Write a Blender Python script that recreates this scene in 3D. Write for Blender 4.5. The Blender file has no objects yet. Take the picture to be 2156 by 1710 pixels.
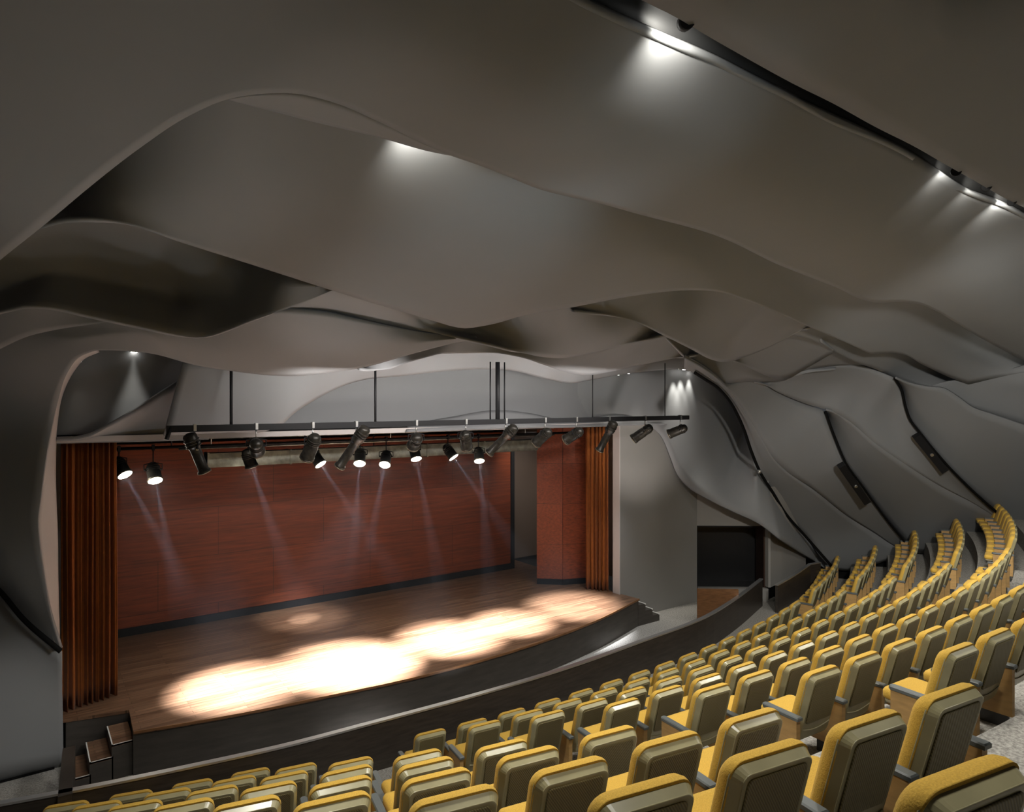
import bpy, math, random
from mathutils import Vector, Matrix
random.seed(7)
SC = bpy.context.scene
COL = SC.collection
PI = math.pi
CAM = Vector((0, 0, 6.0))
ORD = ['', 'first', 'second', 'third', 'fourth', 'fifth', 'sixth', 'seventh', 'eighth', 'ninth', 'tenth',
       'eleventh', 'twelfth', 'thirteenth', 'fourteenth', 'fifteenth', 'sixteenth', 'seventeenth', 'eighteenth']

# ---------------------------------------------------------------- materials
def mat(name, col, rough=.6, metal=0., spec=.5, emit=None, es=0., sheen=0.):
    m = bpy.data.materials.new(name); m.use_nodes = True
    b = m.node_tree.nodes['Principled BSDF']
    b.inputs['Base Color'].default_value = (*col, 1)
    b.inputs['Roughness'].default_value = rough
    b.inputs['Metallic'].default_value = metal
    b.inputs['Specular IOR Level'].default_value = spec
    if sheen: b.inputs['Sheen Weight'].default_value = sheen
    if emit:
        b.inputs['Emission Color'].default_value = (*emit, 1)
        b.inputs['Emission Strength'].default_value = es
    return m
def noisy(m, scale=(1, 1, 1), nscale=5., detail=4., lo=.8, hi=1.15, bump=0., bscale=None, rough=.5):
    """multiply the base colour by a noise between lo and hi, optional bump"""
    nt = m.node_tree; b = nt.nodes['Principled BSDF']
    tc = nt.nodes.new('ShaderNodeTexCoord'); mp = nt.nodes.new('ShaderNodeMapping')
    mp.inputs['Scale'].default_value = scale
    nz = nt.nodes.new('ShaderNodeTexNoise'); nz.inputs['Scale'].default_value = nscale
    nz.inputs['Detail'].default_value = detail; nz.inputs['Roughness'].default_value = rough
    nt.links.new(tc.outputs['Object'], mp.inputs['Vector']); nt.links.new(mp.outputs['Vector'], nz.inputs['Vector'])
    mr = nt.nodes.new('ShaderNodeMapRange'); mr.inputs['From Min'].default_value = .3; mr.inputs['From Max'].default_value = .7
    mr.inputs['To Min'].default_value = lo; mr.inputs['To Max'].default_value = hi
    nt.links.new(nz.outputs['Fac'], mr.inputs['Value'])
    mx = nt.nodes.new('ShaderNodeMix'); mx.data_type = 'RGBA'; mx.blend_type = 'MULTIPLY'; mx.inputs['Factor'].default_value = 1
    mx.inputs['A'].default_value = b.inputs['Base Color'].default_value[:]
    nt.links.new(mr.outputs['Result'], mx.inputs['B']); nt.links.new(mx.outputs['Result'], b.inputs['Base Color'])
    if bump:
        bp = nt.nodes.new('ShaderNodeBump'); bp.inputs['Strength'].default_value = bump; bp.inputs['Distance'].default_value = .01
        src = nz
        if bscale:
            src = nt.nodes.new('ShaderNodeTexNoise'); src.inputs['Scale'].default_value = bscale; src.inputs['Detail'].default_value = 2
            nt.links.new(tc.outputs['Object'], src.inputs['Vector'])
        nt.links.new(src.outputs['Fac'], bp.inputs['Height']); nt.links.new(bp.outputs['Normal'], b.inputs['Normal'])
    return m
M = {}
M['shell'] = noisy(mat('grey_plaster', (.205, .208, .212), .62, spec=.3), nscale=.7, lo=.97, hi=1.03)
M['panel'] = noisy(mat('grey_wall_panel', (.25, .24, .225), .6, spec=.3), nscale=.8, lo=.96, hi=1.04)
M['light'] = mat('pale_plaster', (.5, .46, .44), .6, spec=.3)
M['black'] = mat('black_gap', (.006, .006, .006), .8, spec=.1)
M['dark'] = mat('slot_shade', (.015, .015, .015), .6)  # near-black colour stands in for the shade inside the ceiling slot
M['carpet'] = noisy(mat('speckled_carpet', (.36, .34, .31), .95, spec=.1), nscale=34, detail=6, lo=.35, hi=1.5, bump=.5, rough=.75)
M['riser'] = noisy(mat('dark_stage_fascia', (.055, .047, .040), .55), (1, 1, 6), 2., lo=.8, hi=1.2)
M['rail'] = noisy(mat('dark_stained_rail', (.040, .032, .026), .4), (1, 1, 8), 3., lo=.7, hi=1.3)
M['cap'] = mat('satin_rail_cap', (.75, .75, .77), .36, metal=.9)
M['goldfab'] = noisy(mat('gold_fabric', (.60, .365, .06), .85, spec=.2, sheen=.05), nscale=140, lo=.82, hi=1.12, bump=.25)
M['shellplast'] = noisy(mat('tan_seat_shell', (.34, .305, .175), .26, spec=.5), nscale=9, lo=.93, hi=1.05)
M['seatpan'] = mat('pale_seat_underside', (.40, .35, .22), .45)
M['arm'] = mat('dark_grey_armrest', (.10, .11, .11), .38)
M['sidepanel'] = noisy(mat('tan_end_panel', (.42, .25, .09), .55), (1, 1, 5), 6., lo=.85, hi=1.1)
M['leg'] = mat('seat_pedestal_metal', (.03, .03, .03), .5)
M['blackmetal'] = mat('black_metal', (.010, .010, .011), .6, spec=.25)
M['fixture'] = noisy(mat('worn_black_fixture', (.030, .027, .022), .38, metal=.45), nscale=12, lo=.5, hi=1.8)
M['chrome'] = mat('bright_metal', (.55, .55, .53), .3, metal=.9)
M['galv'] = noisy(mat('galvanised_duct', (.30, .31, .27), .38, metal=.7), nscale=6, lo=.6, hi=1.3)
M['lens'] = mat('dark_lens', (.03, .03, .035), .1)
M['lensrim'] = mat('lens_rim', (.25, .22, .16), .3, metal=.7)
M['lamp_on'] = mat('lit_lens', (1, 1, 1), .4, emit=(1, .93, .78), es=60)
M['lamp_soft'] = mat('downlight_lens', (1, 1, 1), .4, emit=(1, .97, .9), es=18)
M['curtain'] = noisy(mat('rust_velvet', (.24, .072, .014), .9, spec=.15, sheen=.1), (1, 1, .3), 30, lo=.85, hi=1.1)
M['trimwhite'] = mat('white_step_edge', (.7, .68, .64), .5)
M['box'] = noisy(mat('warm_wood_panel', (.22, .10, .04), .5), (2, 2, 14), 3., lo=.75, hi=1.2)
# panel back of the seats: fine diagonal ribs
def ribbed():
    m = mat('ribbed_seat_panel', (.20, .155, .065), .5)
    nt = m.node_tree; b = nt.nodes['Principled BSDF']
    tc = nt.nodes.new('ShaderNodeTexCoord'); mp = nt.nodes.new('ShaderNodeMapping')
    mp.inputs['Rotation'].default_value = (0, math.radians(35), 0)
    w = nt.nodes.new('ShaderNodeTexWave'); w.inputs['Scale'].default_value = 26; w.bands_direction = 'X'
    nt.links.new(tc.outputs['Object'], mp.inputs['Vector']); nt.links.new(mp.outputs['Vector'], w.inputs['Vector'])
    cr = nt.nodes.new('ShaderNodeValToRGB')
    cr.color_ramp.elements[0].color = (.13, .105, .045, 1); cr.color_ramp.elements[1].color = (.22, .18, .08, 1)
    nt.links.new(w.outputs['Fac'], cr.inputs['Fac']); nt.links.new(cr.outputs['Color'], b.inputs['Base Color'])
    bp = nt.nodes.new('ShaderNodeBump'); bp.inputs['Strength'].default_value = .6; bp.inputs['Distance'].default_value = .004
    nt.links.new(w.outputs['Fac'], bp.inputs['Height']); nt.links.new(bp.outputs['Normal'], b.inputs['Normal'])
    return m
M['ribbed'] = ribbed()
def wood(name, c1, c2, rough, plank=(1.2, .14), grain=30., along='X', mortar=.004):
    m = mat(name, c1, rough); nt = m.node_tree; b = nt.nodes['Principled BSDF']
    tc = nt.nodes.new('ShaderNodeTexCoord')
    mp = nt.nodes.new('ShaderNodeMapping')
    if along == 'XZ': mp.inputs['Rotation'].default_value = (-PI / 2, 0, 0)   # vertical boards-on-wall: use x and z
    br = nt.nodes.new('ShaderNodeTexBrick'); br.inputs['Scale'].default_value = 1
    br.inputs['Brick Width'].default_value = plank[0]; br.inputs['Row Height'].default_value = plank[1]
    br.inputs['Mortar Size'].default_value = mortar; br.inputs['Bias'].default_value = 0
    br.inputs['Color1'].default_value = (*c1, 1); br.inputs['Color2'].default_value = (*c2, 1)
    br.inputs['Mortar'].default_value = (c1[0] * .35, c1[1] * .35, c1[2] * .35, 1)
    nt.links.new(tc.outputs['Object'], mp.inputs['Vector']); nt.links.new(mp.outputs['Vector'], br.inputs['Vector'])
    mp2 = nt.nodes.new('ShaderNodeMapping'); mp2.inputs['Scale'].default_value = (.35, 6, 6) if along == 'X' else (.35, 6, 8)
    nz = nt.nodes.new('ShaderNodeTexNoise'); nz.inputs['Scale'].default_value = grain * .12; nz.inputs['Detail'].default_value = 6; nz.inputs['Roughness'].default_value = .65
    nt.links.new(tc.outputs['Object'], mp2.inputs['Vector']); nt.links.new(mp2.outputs['Vector'], nz.inputs['Vector'])
    mr = nt.nodes.new('ShaderNodeMapRange'); mr.inputs['From Min'].default_value = .3; mr.inputs['From Max'].default_value = .7
    mr.inputs['To Min'].default_value = .55; mr.inputs['To Max'].default_value = 1.35
    nt.links.new(nz.outputs['Fac'], mr.inputs['Value'])
    mx = nt.nodes.new('ShaderNodeMix'); mx.data_type = 'RGBA'; mx.blend_type = 'MULTIPLY'; mx.inputs['Factor'].default_value = 1
    nt.links.new(br.outputs['Color'], mx.inputs['A']); nt.links.new(mr.outputs['Result'], mx.inputs['B'])
    nt.links.new(mx.outputs['Result'], b.inputs['Base Color'])
    return m
M['stagefloor'] = wood('stage_floorboards', (.22, .122, .070), (.14, .074, .042), .32, (1.6, .11))
M['redwood'] = wood('red_veneer', (.19, .038, .009), (.165, .032, .008), .6, (2.6, 1.15), along='XZ', mortar=.006)

# ---------------------------------------------------------------- mesh helpers
class MB:
    def __init__(s): s.v = []; s.f = []; s.sm = []
    def face(s, idx, smooth=False): s.f.append(tuple(idx)); s.sm.append(smooth)
    def box(s, a, b, M4=None):
        n = len(s.v)
        pts = [Vector((x, y, z)) for z in (a[2], b[2]) for y in (a[1], b[1]) for x in (a[0], b[0])]
        if M4: pts = [M4 @ p for p in pts]
        s.v += pts
        for q in ((0, 2, 3, 1), (4, 5, 7, 6), (0, 1, 5, 4), (2, 6, 7, 3), (0, 4, 6, 2), (1, 3, 7, 5)): s.face([n + i for i in q])
        return s
    def prism(s, poly, z0, z1):
        n = len(s.v); k = len(poly)
        s.v += [Vector((x, y, z0)) for x, y in poly] + [Vector((x, y, z1)) for x, y in poly]
        s.face([n + i for i in range(k)][::-1]); s.face([n + k + i for i in range(k)])
        for i in range(k): j = (i + 1) % k; s.face([n + i, n + j, n + k + j, n + k + i])
        return s
    def rings(s, rings, cap=True, smooth=True, closed=True):
        n = len(s.v); k = len(rings[0])
        for r in rings: s.v += [Vector(p) for p in r]
        for a in range(len(rings) - 1):
            for i in range(k if closed else k - 1):
                j = (i + 1) % k
                s.face([n + a * k + i, n + a * k + j, n + (a + 1) * k + j, n + (a + 1) * k + i], smooth)
        if cap:
            s.face([n + i for i in range(k)][::-1]); s.face([n + (len(rings) - 1) * k + i for i in range(k)])
        return s
    def tube(s, pts, r, seg=10, cap=True):
        pts = [Vector(p) for p in pts]; rs = r if isinstance(r, (list, tuple)) else [r] * len(pts)
        out = []; up = None
        for i, p in enumerate(pts):
            d = (pts[min(i + 1, len(pts) - 1)] - pts[max(i - 1, 0)]).normalized()
            if up is None: up = Vector((0, 0, 1)) if abs(d.z) < .9 else Vector((1, 0, 0))
            u = d.cross(up)
            u = u.normalized() if u.length > 1e-6 else Vector((1, 0, 0)); w = u.cross(d)
            out.append([p + (u * math.cos(t) + w * math.sin(t)) * rs[i] for t in [2 * PI * j / seg for j in range(seg)]])
        return s.rings(out, cap)
    def build(s, name, material, parent=None, loc=None):
        me = bpy.data.meshes.new(name); me.from_pydata([tuple(v) for v in s.v], [], s.f)
        for p, q in zip(me.polygons, s.sm): p.use_smooth = q
        import bmesh as _b
        bm = _b.new(); bm.from_mesh(me); _b.ops.recalc_face_normals(bm, faces=bm.faces); bm.to_mesh(me); bm.free()
        me.materials.append(material if not isinstance(material, str) else M[material])
        o = bpy.data.objects.new(name, me); COL.objects.link(o)
        if parent: o.parent = parent
        if loc: o.location = loc
        return o
def tag(o, label=None, cat=None, group=None, kind=None):
    if label: o['label'] = label
    if cat: o['category'] = cat
    if group: o['group'] = group
    if kind: o['kind'] = kind
    return o
def struct(o): o['kind'] = 'structure'; return o
def empty(name, loc, rz=0):
    o = bpy.data.objects.new(name, None); COL.objects.link(o); o.location = loc; o.rotation_euler = (0, 0, rz)
    o.empty_display_size = .1
    return o
def copy_tree(o, parent=None):
    c_ = o.copy(); COL.objects.link(c_); c_.parent = parent
    for ch in list(o.children): copy_tree(ch, c_)
    return c_
def catmull(p, n, LL=None):
    """resample a 3D polyline to n points; smooth except at sharp corners; finer where it is near the hall's viewing side"""
    P = [Vector(q) for q in p]
    m = len(P); L = [0]; H = [0]
    for a, b in zip(P, P[1:]):
        d = (b - a).length; H.append(H[-1] + d); L.append(L[-1] + d / max(((a + b) / 2 - CAM).length, .5) + 1e-5)
    if LL: L = LL
    TI = []; TO = []
    for i in range(m):
        if 0 < i < m - 1:
            h0 = max(H[i] - H[i - 1], 1e-6); h1 = max(H[i + 1] - H[i], 1e-6)
            d0 = (P[i] - P[i - 1]) / h0; d1 = (P[i + 1] - P[i]) / h1
            if d0.length > .1 and d1.length > .1 and d0.angle(d1) > math.radians(38): TI.append(d0); TO.append(d1)
            else:
                tt = (d0 * h1 + d1 * h0) / (h0 + h1); TI.append(tt); TO.append(tt)
        else:
            a = max(i - 1, 0); b = min(i + 1, m - 1); tt = (P[b] - P[a]) / max(H[b] - H[a], 1e-6); TI.append(tt); TO.append(tt)
    out = []; k = 0
    for j in range(n):
        s = L[-1] * j / (n - 1)
        while k < m - 2 and L[k + 1] < s: k += 1
        t = min(max((s - L[k]) / max(L[k + 1] - L[k], 1e-9), 0), 1); h = H[k + 1] - H[k]
        t2, t3 = t * t, t * t * t
        out.append(P[k] * (2 * t3 - 3 * t2 + 1) + TO[k] * (h * (t3 - 2 * t2 + t)) + P[k + 1] * (-2 * t3 + 3 * t2) + TI[k + 1] * (h * (t3 - t2)))
    return out
def loft(name, curves, n, m, material, thick=.05, bulge=0.):
    """a curved shell stretched between several edge curves, with real thickness"""
    LL = None
    if len({len(c_) for c_ in curves}) == 1 and len(curves[0]) > 20:   # matched station points
        LL = [0]
        for a, b in zip(curves[-1], curves[-1][1:]):
            a, b = Vector(a), Vector(b); LL.append(LL[-1] + (b - a).length / max(((a + b) / 2 - CAM).length, .5) + 1e-5)
    C = [catmull(c_, n, LL) for c_ in curves]
    cols = []
    for i in range(n):
        q = [c_[i] for c_ in C]
        if len(q) == 2 and bulge:
            mid = (q[0] + q[1]) / 2; mid = mid + (mid - CAM).normalized() * bulge * (q[0] - q[1]).length * .5
            q = [q[0], mid, q[1]]
        cols.append(catmull(q, m) if len(q) > 2 else [q[0].lerp(q[1], k / (m - 1)) for k in range(m)])
    v = []; f = []
    for col in cols: v += [tuple(p) for p in col]
    for i in range(n - 1):
        for k in range(m - 1):
            f.append((i * m + k, i * m + k + 1, (i + 1) * m + k + 1, (i + 1) * m + k))
    # face the hall
    a, b, c_, d_ = f[len(f) // 2]
    nrm = (Vector(v[b]) - Vector(v[a])).cross(Vector(v[d_]) - Vector(v[a]))
    if nrm.dot(CAM - Vector(v[a])) < 0: f = [q[::-1] for q in f]
    me = bpy.data.meshes.new(name); me.from_pydata(v, [], f); me.update()
    for p in me.polygons: p.use_smooth = True
    me.materials.append(M[material]); o = bpy.data.objects.new(name, me); COL.objects.link(o)
    if thick:
        sd = o.modifiers.new('thickness', 'SOLIDIFY'); sd.thickness = thick; sd.offset = -1; sd.use_rim = True
    return o

# ---------------------------------------------------------------- the folded ceiling and side walls
SHELLS = [
["A",[[[-0.724,3.472,8.552],[-0.537,3.365,8.579],[-0.327,3.251,8.607],[-0.038,3.085,8.649],[0.231,2.972,8.677],[0.544,2.966,8.68],[0.897,3.03,8.665],[1.185,3.083,8.649],[1.485,3.133,8.631],[1.73,3.177,8.615],[2.065,3.233,8.594],[2.447,3.275,8.575],[2.787,3.294,8.563],[2.958,3.301,8.559],[3.129,3.306,8.557],[3.332,3.307,8.557],[3.601,3.306,8.558],[3.789,3.303,8.558],[3.97,3.298,8.56],[4.23,3.294,8.56],[4.754,3.31,8.556],[5.526,3.339,8.549],[6.549,3.347,8.547],[7.192,3.36,8.544],[7.501,3.373,8.541],[7.926,3.403,8.533],[8.387,3.444,8.523],[8.824,3.484,8.513],[9.289,3.517,8.504],[10.15,3.527,8.501],[11.036,3.528,8.501],[18.074,3.841,8.373]],[[-0.952,5.454,7.984],[-0.658,5.116,8.069],[-0.389,4.82,8.143],[-0.123,4.516,8.221],[0.124,4.307,8.271],[0.474,4.209,8.289],[0.883,4.17,8.286],[1.178,4.113,8.284],[1.422,4.008,8.285],[1.594,3.921,8.285],[1.831,3.829,8.283],[2.172,3.797,8.272],[2.552,3.817,8.255],[2.75,3.824,8.248],[2.948,3.827,8.242],[3.2,3.831,8.234],[3.554,3.838,8.226],[3.816,3.841,8.224],[4.085,3.842,8.225],[4.475,3.85,8.223],[5.311,3.905,8.21],[6.451,4.001,8.186],[7.68,4.1,8.161],[8.445,4.163,8.145],[8.833,4.196,8.136],[9.384,4.243,8.124],[9.991,4.295,8.11],[10.592,4.347,8.096],[11.281,4.409,8.08],[12.939,4.561,8.045],[14.813,4.735,7.997],[22.081,4.693,7.173]],[[-1.302,10.519,6.441],[-0.622,9.086,6.93],[-0.134,7.826,7.274],[0.231,6.898,7.512],[0.484,6.223,7.683],[0.732,5.612,7.837],[0.96,5.137,7.956],[1.146,4.875,8.021],[1.354,4.725,8.059],[1.522,4.653,8.077],[1.784,4.64,8.08],[2.182,4.725,8.059],[2.649,4.85,8.027],[2.902,4.907,8.013],[3.154,4.938,8.005],[3.488,4.994,7.991],[3.987,5.086,7.968],[4.346,5.097,7.966],[4.716,5.093,7.966],[5.286,5.125,7.959],[6.516,5.182,7.944],[8.488,5.548,7.852],[10.476,5.846,7.774],[11.802,6.08,7.712],[12.314,6.092,7.706],[12.706,5.954,7.739],[13.307,5.902,7.749],[14.168,5.985,7.719],[15.414,6.198,7.644],[18.521,6.635,7.362],[20.428,6.53,6.973],[22.663,4.817,5.551]]],{"mat":"shell","n":150,"m":26}],
["Alip",[[[1.146,4.875,8.021],[1.354,4.725,8.059],[1.522,4.653,8.077],[1.784,4.64,8.08],[2.182,4.725,8.059],[2.649,4.85,8.027],[2.902,4.907,8.013]],[[1.193,5.075,8.097],[1.455,5.078,8.096],[1.736,5.088,8.094],[2.032,5.087,8.094],[2.349,5.086,8.094],[2.791,5.11,8.088],[3.017,5.101,8.091]]],{"mat":"shell","n":40,"m":6}],
["B",[[[-0.105,8.29,7.666],[0.054,7.998,7.77],[0.162,7.801,7.84],[0.289,7.56,7.924],[0.5,7.126,8.068],[0.807,6.454,8.274],[1.009,5.891,8.419],[1.207,5.569,8.496],[1.541,5.476,8.519],[1.863,5.462,8.522],[2.157,5.449,8.527],[2.48,5.452,8.527],[2.699,5.461,8.524],[2.797,5.467,8.521],[3.084,5.495,8.507],[3.433,5.545,8.484],[4.045,5.624,8.446],[4.897,5.658,8.415],[5.556,5.684,8.395],[6.244,5.732,8.374],[7.113,5.801,8.347],[8.11,5.885,8.308],[9.032,5.981,8.255],[10.036,6.098,8.19],[10.758,6.169,8.147],[11.431,6.212,8.116],[11.969,6.207,8.1],[13.226,6.097,8.085],[14.434,6.14,8.052],[15.91,6.335,7.985],[18.814,6.774,7.805],[21.421,7.016,7.53],[25.074,5.329,5.895]],[[-0.029,7.808,7.571],[0.134,7.571,7.639],[0.246,7.409,7.684],[0.383,7.237,7.734],[0.627,7.034,7.799],[1.04,6.823,7.875],[1.384,6.638,7.934],[1.702,6.536,7.965],[2.116,6.512,7.974],[2.509,6.524,7.968],[2.913,6.561,7.949],[3.379,6.619,7.92],[3.682,6.642,7.905],[3.808,6.644,7.902],[4.138,6.623,7.901],[4.486,6.568,7.909],[5.058,6.452,7.932],[5.858,6.225,7.988],[6.504,6.14,8.01],[7.23,6.173,8.003],[8.195,6.279,7.976],[9.361,6.447,7.932],[10.534,6.679,7.87],[11.916,6.994,7.784],[12.944,7.206,7.721],[13.898,7.354,7.67],[14.69,7.424,7.635],[16.599,7.44,7.564],[17.951,7.425,7.502],[19.11,7.416,7.421],[20.647,7.285,7.257],[21.643,6.982,7.097],[23.812,5.061,6.769]],[[0.006,7.381,7.498],[0.173,7.22,7.539],[0.289,7.103,7.569],[0.441,7.035,7.586],[0.73,7.04,7.585],[1.275,7.279,7.524],[1.865,7.528,7.461],[2.436,7.773,7.398],[3.097,8.055,7.325],[3.703,8.304,7.259],[4.286,8.519,7.202],[4.95,8.775,7.133],[5.404,8.928,7.091],[5.58,8.938,7.088],[5.889,8.683,7.157],[6.143,8.298,7.26],[6.697,7.854,7.376],[7.425,7.199,7.544],[7.993,6.878,7.625],[8.599,6.749,7.658],[9.614,6.886,7.622],[11.01,7.197,7.539],[12.521,7.564,7.437],[14.213,7.932,7.321],[15.515,8.21,7.214],[16.757,8.449,7.09],[17.137,8.252,7.128],[19.206,8.285,6.865],[20.195,8.12,6.595],[20.702,7.861,6.407],[21.061,7.325,6.591],[21.395,6.839,6.733],[22.585,4.8,7.436]]],{"mat":"shell","n":160,"m":24}],
["C",[[[-1.476,11.931,6.378],[-0.682,9.96,7.072],[-0.153,8.892,7.585],[0.294,8.778,8.05],[0.909,8.774,8.124],[1.592,9.083,8.046],[2.327,9.396,7.966],[2.684,8.563,7.669],[3.222,8.378,7.498],[3.961,8.727,7.407]],[[-1.418,11.454,6.48],[-0.701,10.231,6.829],[-0.162,9.452,7.214],[0.317,9.452,7.476],[0.976,9.922,7.5],[1.786,10.194,7.428],[2.336,9.431,7.444],[2.677,8.541,7.419],[3.226,8.39,7.44],[3.872,8.532,7.458]],[[-1.568,11.306,6.24],[-0.693,10.111,6.738],[-0.161,9.36,6.969],[0.049,9.149,7.029],[0.263,9.145,7.03],[0.63,9.307,6.984],[0.929,9.44,6.946],[1.363,9.64,6.887],[1.716,9.792,6.84],[1.898,9.847,6.823],[2.063,9.792,6.84],[2.196,9.591,6.901],[2.448,9.172,7.023],[2.699,8.803,7.125],[2.96,8.677,7.235],[3.225,8.387,7.385],[3.794,8.359,7.503]]],{"mat":"shell","n":80,"m":18}],
["L4",[[[-0.874,10.819,6.811],[-0.167,9.718,7.14],[0.095,9.458,7.212],[0.51,9.643,7.161],[0.969,9.845,7.105],[1.502,10.227,6.995]],[[-0.936,11.591,6.257],[-0.184,10.735,6.636],[0.103,10.315,6.78],[0.386,10.07,6.858],[0.765,9.831,6.931],[1.019,9.837,6.989],[1.516,10.32,7.087]]],{"mat":"shell","n":40,"m":8}],
["D",[[[6.392,9.947,7.075],[5.817,9.836,7.068],[5.343,9.782,7.083],[4.429,9.589,7.138],[3.92,9.453,7.175],[3.525,9.346,7.205],[3.176,9.31,7.214],[2.858,9.323,7.211],[2.424,9.543,7.151],[2.034,10.085,6.996],[1.453,9.888,7.054],[0.959,9.747,7.094],[0.392,10.227,6.954],[0.105,10.498,6.871],[-0.187,10.909,6.737],[-0.837,12.214,6.143],[-1.587,12.823,5.227],[-1.593,12.869,4.304],[-0.775,12.87,3.805],[-0.221,12.87,3.165],[0.07,12.87,2.684],[0.53,12.87,2.109]],[[6.436,9.986,7.064],[5.793,9.795,7.001],[5.117,9.837,6.908],[4.278,9.946,6.875],[3.706,10.02,6.853],[3.295,10.072,6.836],[2.785,10.19,6.799],[2.302,10.334,6.752],[1.798,10.259,6.777],[1.3,9.971,6.868],[0.89,10.108,6.825],[0.549,10.381,6.737],[0.312,10.844,6.571],[0.117,11.708,6.145],[-0.045,12.203,5.604],[-0.212,12.33,5.058],[-0.321,12.348,4.519],[-0.321,12.35,4.112],[-0.157,12.35,3.682],[0.067,12.48,3.135],[0.304,12.675,2.618],[0.536,12.87,2.1]],[[6.467,10.004,7.059],[5.881,9.945,6.937],[5.265,10.122,6.756],[4.627,10.756,6.528],[4.065,10.993,6.429],[3.628,11.091,6.384],[3.174,11.08,6.389],[2.723,10.995,6.428],[2.154,10.844,6.493],[1.364,10.459,6.641],[1.026,10.432,6.651],[0.813,10.453,6.643],[0.668,10.642,6.573],[0.57,10.995,6.428],[0.472,11.611,6.08],[0.391,12.015,5.6],[0.32,12.131,5.113],[0.263,12.153,4.561],[0.229,12.155,4.219],[0.246,12.155,3.941],[0.306,12.285,3.421],[0.408,12.545,2.705],[0.542,12.87,2.091]]],{"mat":"shell","n":130,"m":18}],
["C2",[[[2.528,9.709,7.143],[2.788,8.896,7.307],[3.157,8.211,7.468],[3.805,8.535,7.42],[4.539,9.022,7.404],[5.427,9.621,7.393],[6.339,10.154,7.401],[7.104,9.596,7.622],[7.743,9.08,7.755],[8.693,9.137,7.74],[9.254,8.972,7.636],[11.016,9.604,7.393]],[[2.625,9.605,7.172],[2.937,9.373,7.235],[3.432,9.099,7.309],[4.066,9.282,7.278],[4.788,9.516,7.234],[5.558,9.854,7.179],[6.351,10.097,7.15],[7.292,10.139,7.137],[8.191,9.878,7.209],[8.733,9.431,7.293],[9.359,9.196,7.355],[10.783,9.401,7.335]],[[2.758,9.628,7.203],[2.96,9.654,7.234],[3.284,9.625,7.242],[4.061,9.793,7.196],[4.728,9.888,7.131],[5.375,9.84,7.067],[6.081,9.787,7.023],[6.701,9.881,6.955],[7.478,10.159,6.87],[8.142,10.328,6.815],[8.647,10.326,6.815],[9.198,9.933,6.936],[9.556,9.389,7.092],[9.952,8.968,7.246],[10.253,8.822,7.378]]],{"mat":"shell","n":90,"m":14}],
["C3",[[[6.642,8.009,7.446],[7.157,7.522,7.716],[8.363,7.486,7.942],[9.827,7.713,8.101],[10.515,7.531,8.002],[11.401,7.452,7.839],[12.43,7.509,7.675],[13.608,7.798,7.594]],[[6.837,7.963,7.385],[7.7,7.984,7.415],[8.835,8.121,7.434],[10.581,8.526,7.418],[11.772,8.543,7.447],[12.175,8.062,7.478],[12.564,7.691,7.516],[13.506,7.74,7.572]],[[6.819,7.887,7.368],[7.466,7.954,7.35],[8.262,8.117,7.306],[9.64,8.63,7.167],[11.123,9.201,7.001],[12.25,9.615,6.866],[12.689,9.702,6.832],[12.945,9.58,6.867],[13.033,9.094,7.013],[12.909,8.438,7.2],[12.858,7.768,7.457],[13.359,7.605,7.608]]],{"mat":"shell","n":70,"m":16}],
["D2",[[[4.837,11.665,6.653],[5.18,11.215,6.812],[5.613,10.791,6.947],[6.255,10.066,7.158],[7.693,10.451,7.047],[8.903,10.631,6.992],[9.754,10.251,7.102],[10.163,9.158,7.401],[11.504,9.769,7.232],[12.383,10.242,7.093]],[[4.8,11.199,6.558],[5.09,11.275,6.527],[5.374,11.239,6.541],[5.548,10.989,6.638],[5.991,10.504,6.805],[6.509,10.426,6.829],[7.101,10.362,6.849],[7.584,10.453,6.819],[8.514,10.8,6.701],[9.389,11.118,6.58],[10.019,11.242,6.527],[10.592,10.983,6.625],[11.186,10.503,6.789],[11.782,9.979,6.95],[12.008,9.803,7.001]]],{"mat":"shell","n":80,"m":10}],
["E",[[[2.2,12.35,6.601],[3.059,12.35,6.668],[4.04,12.35,6.615],[5.293,12.35,6.787],[5.905,12.35,6.744],[6.235,12.35,6.867],[7.044,12.35,7.073],[8.463,12.35,7.156],[9.736,12.35,6.997],[11.006,12.35,6.76],[13.153,12.35,7.123],[14.582,12.35,7.368],[15.53,12.35,6.948]],[[1.988,12.8,5.394],[3.01,12.8,5.422],[3.667,12.8,5.429],[3.933,12.8,5.527],[4.17,12.8,5.735],[4.586,12.8,6.0],[5.133,12.8,6.268],[5.616,12.8,6.406],[6.29,12.8,6.475],[7.186,12.8,6.584],[7.954,12.8,6.653],[8.565,12.8,6.679],[9.192,12.8,6.663],[10.264,12.8,6.475],[10.96,12.8,6.405],[11.612,12.8,6.497],[12.428,12.8,6.621],[13.632,12.8,6.759],[14.681,12.8,6.837],[14.994,12.8,6.858],[15.394,12.8,6.775],[16.308,12.8,6.439]]],{"mat":"shell","n":100,"m":10}],
["U",[[[10.19,9.367,7.42],[11.991,9.918,7.266],[13.673,10.455,7.101],[14.517,9.998,7.224],[14.536,9.501,7.362],[16.319,9.859,7.233],[18.225,10.171,7.068]],[[11.636,9.881,6.96],[12.952,10.422,6.773],[14.649,11.172,6.425],[14.813,11.15,6.427],[15.27,11.009,6.468],[15.844,10.912,6.474],[16.597,10.707,6.507],[16.845,10.176,6.711],[17.426,9.725,6.834]]],{"mat":"shell","n":50,"m":8}],
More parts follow.
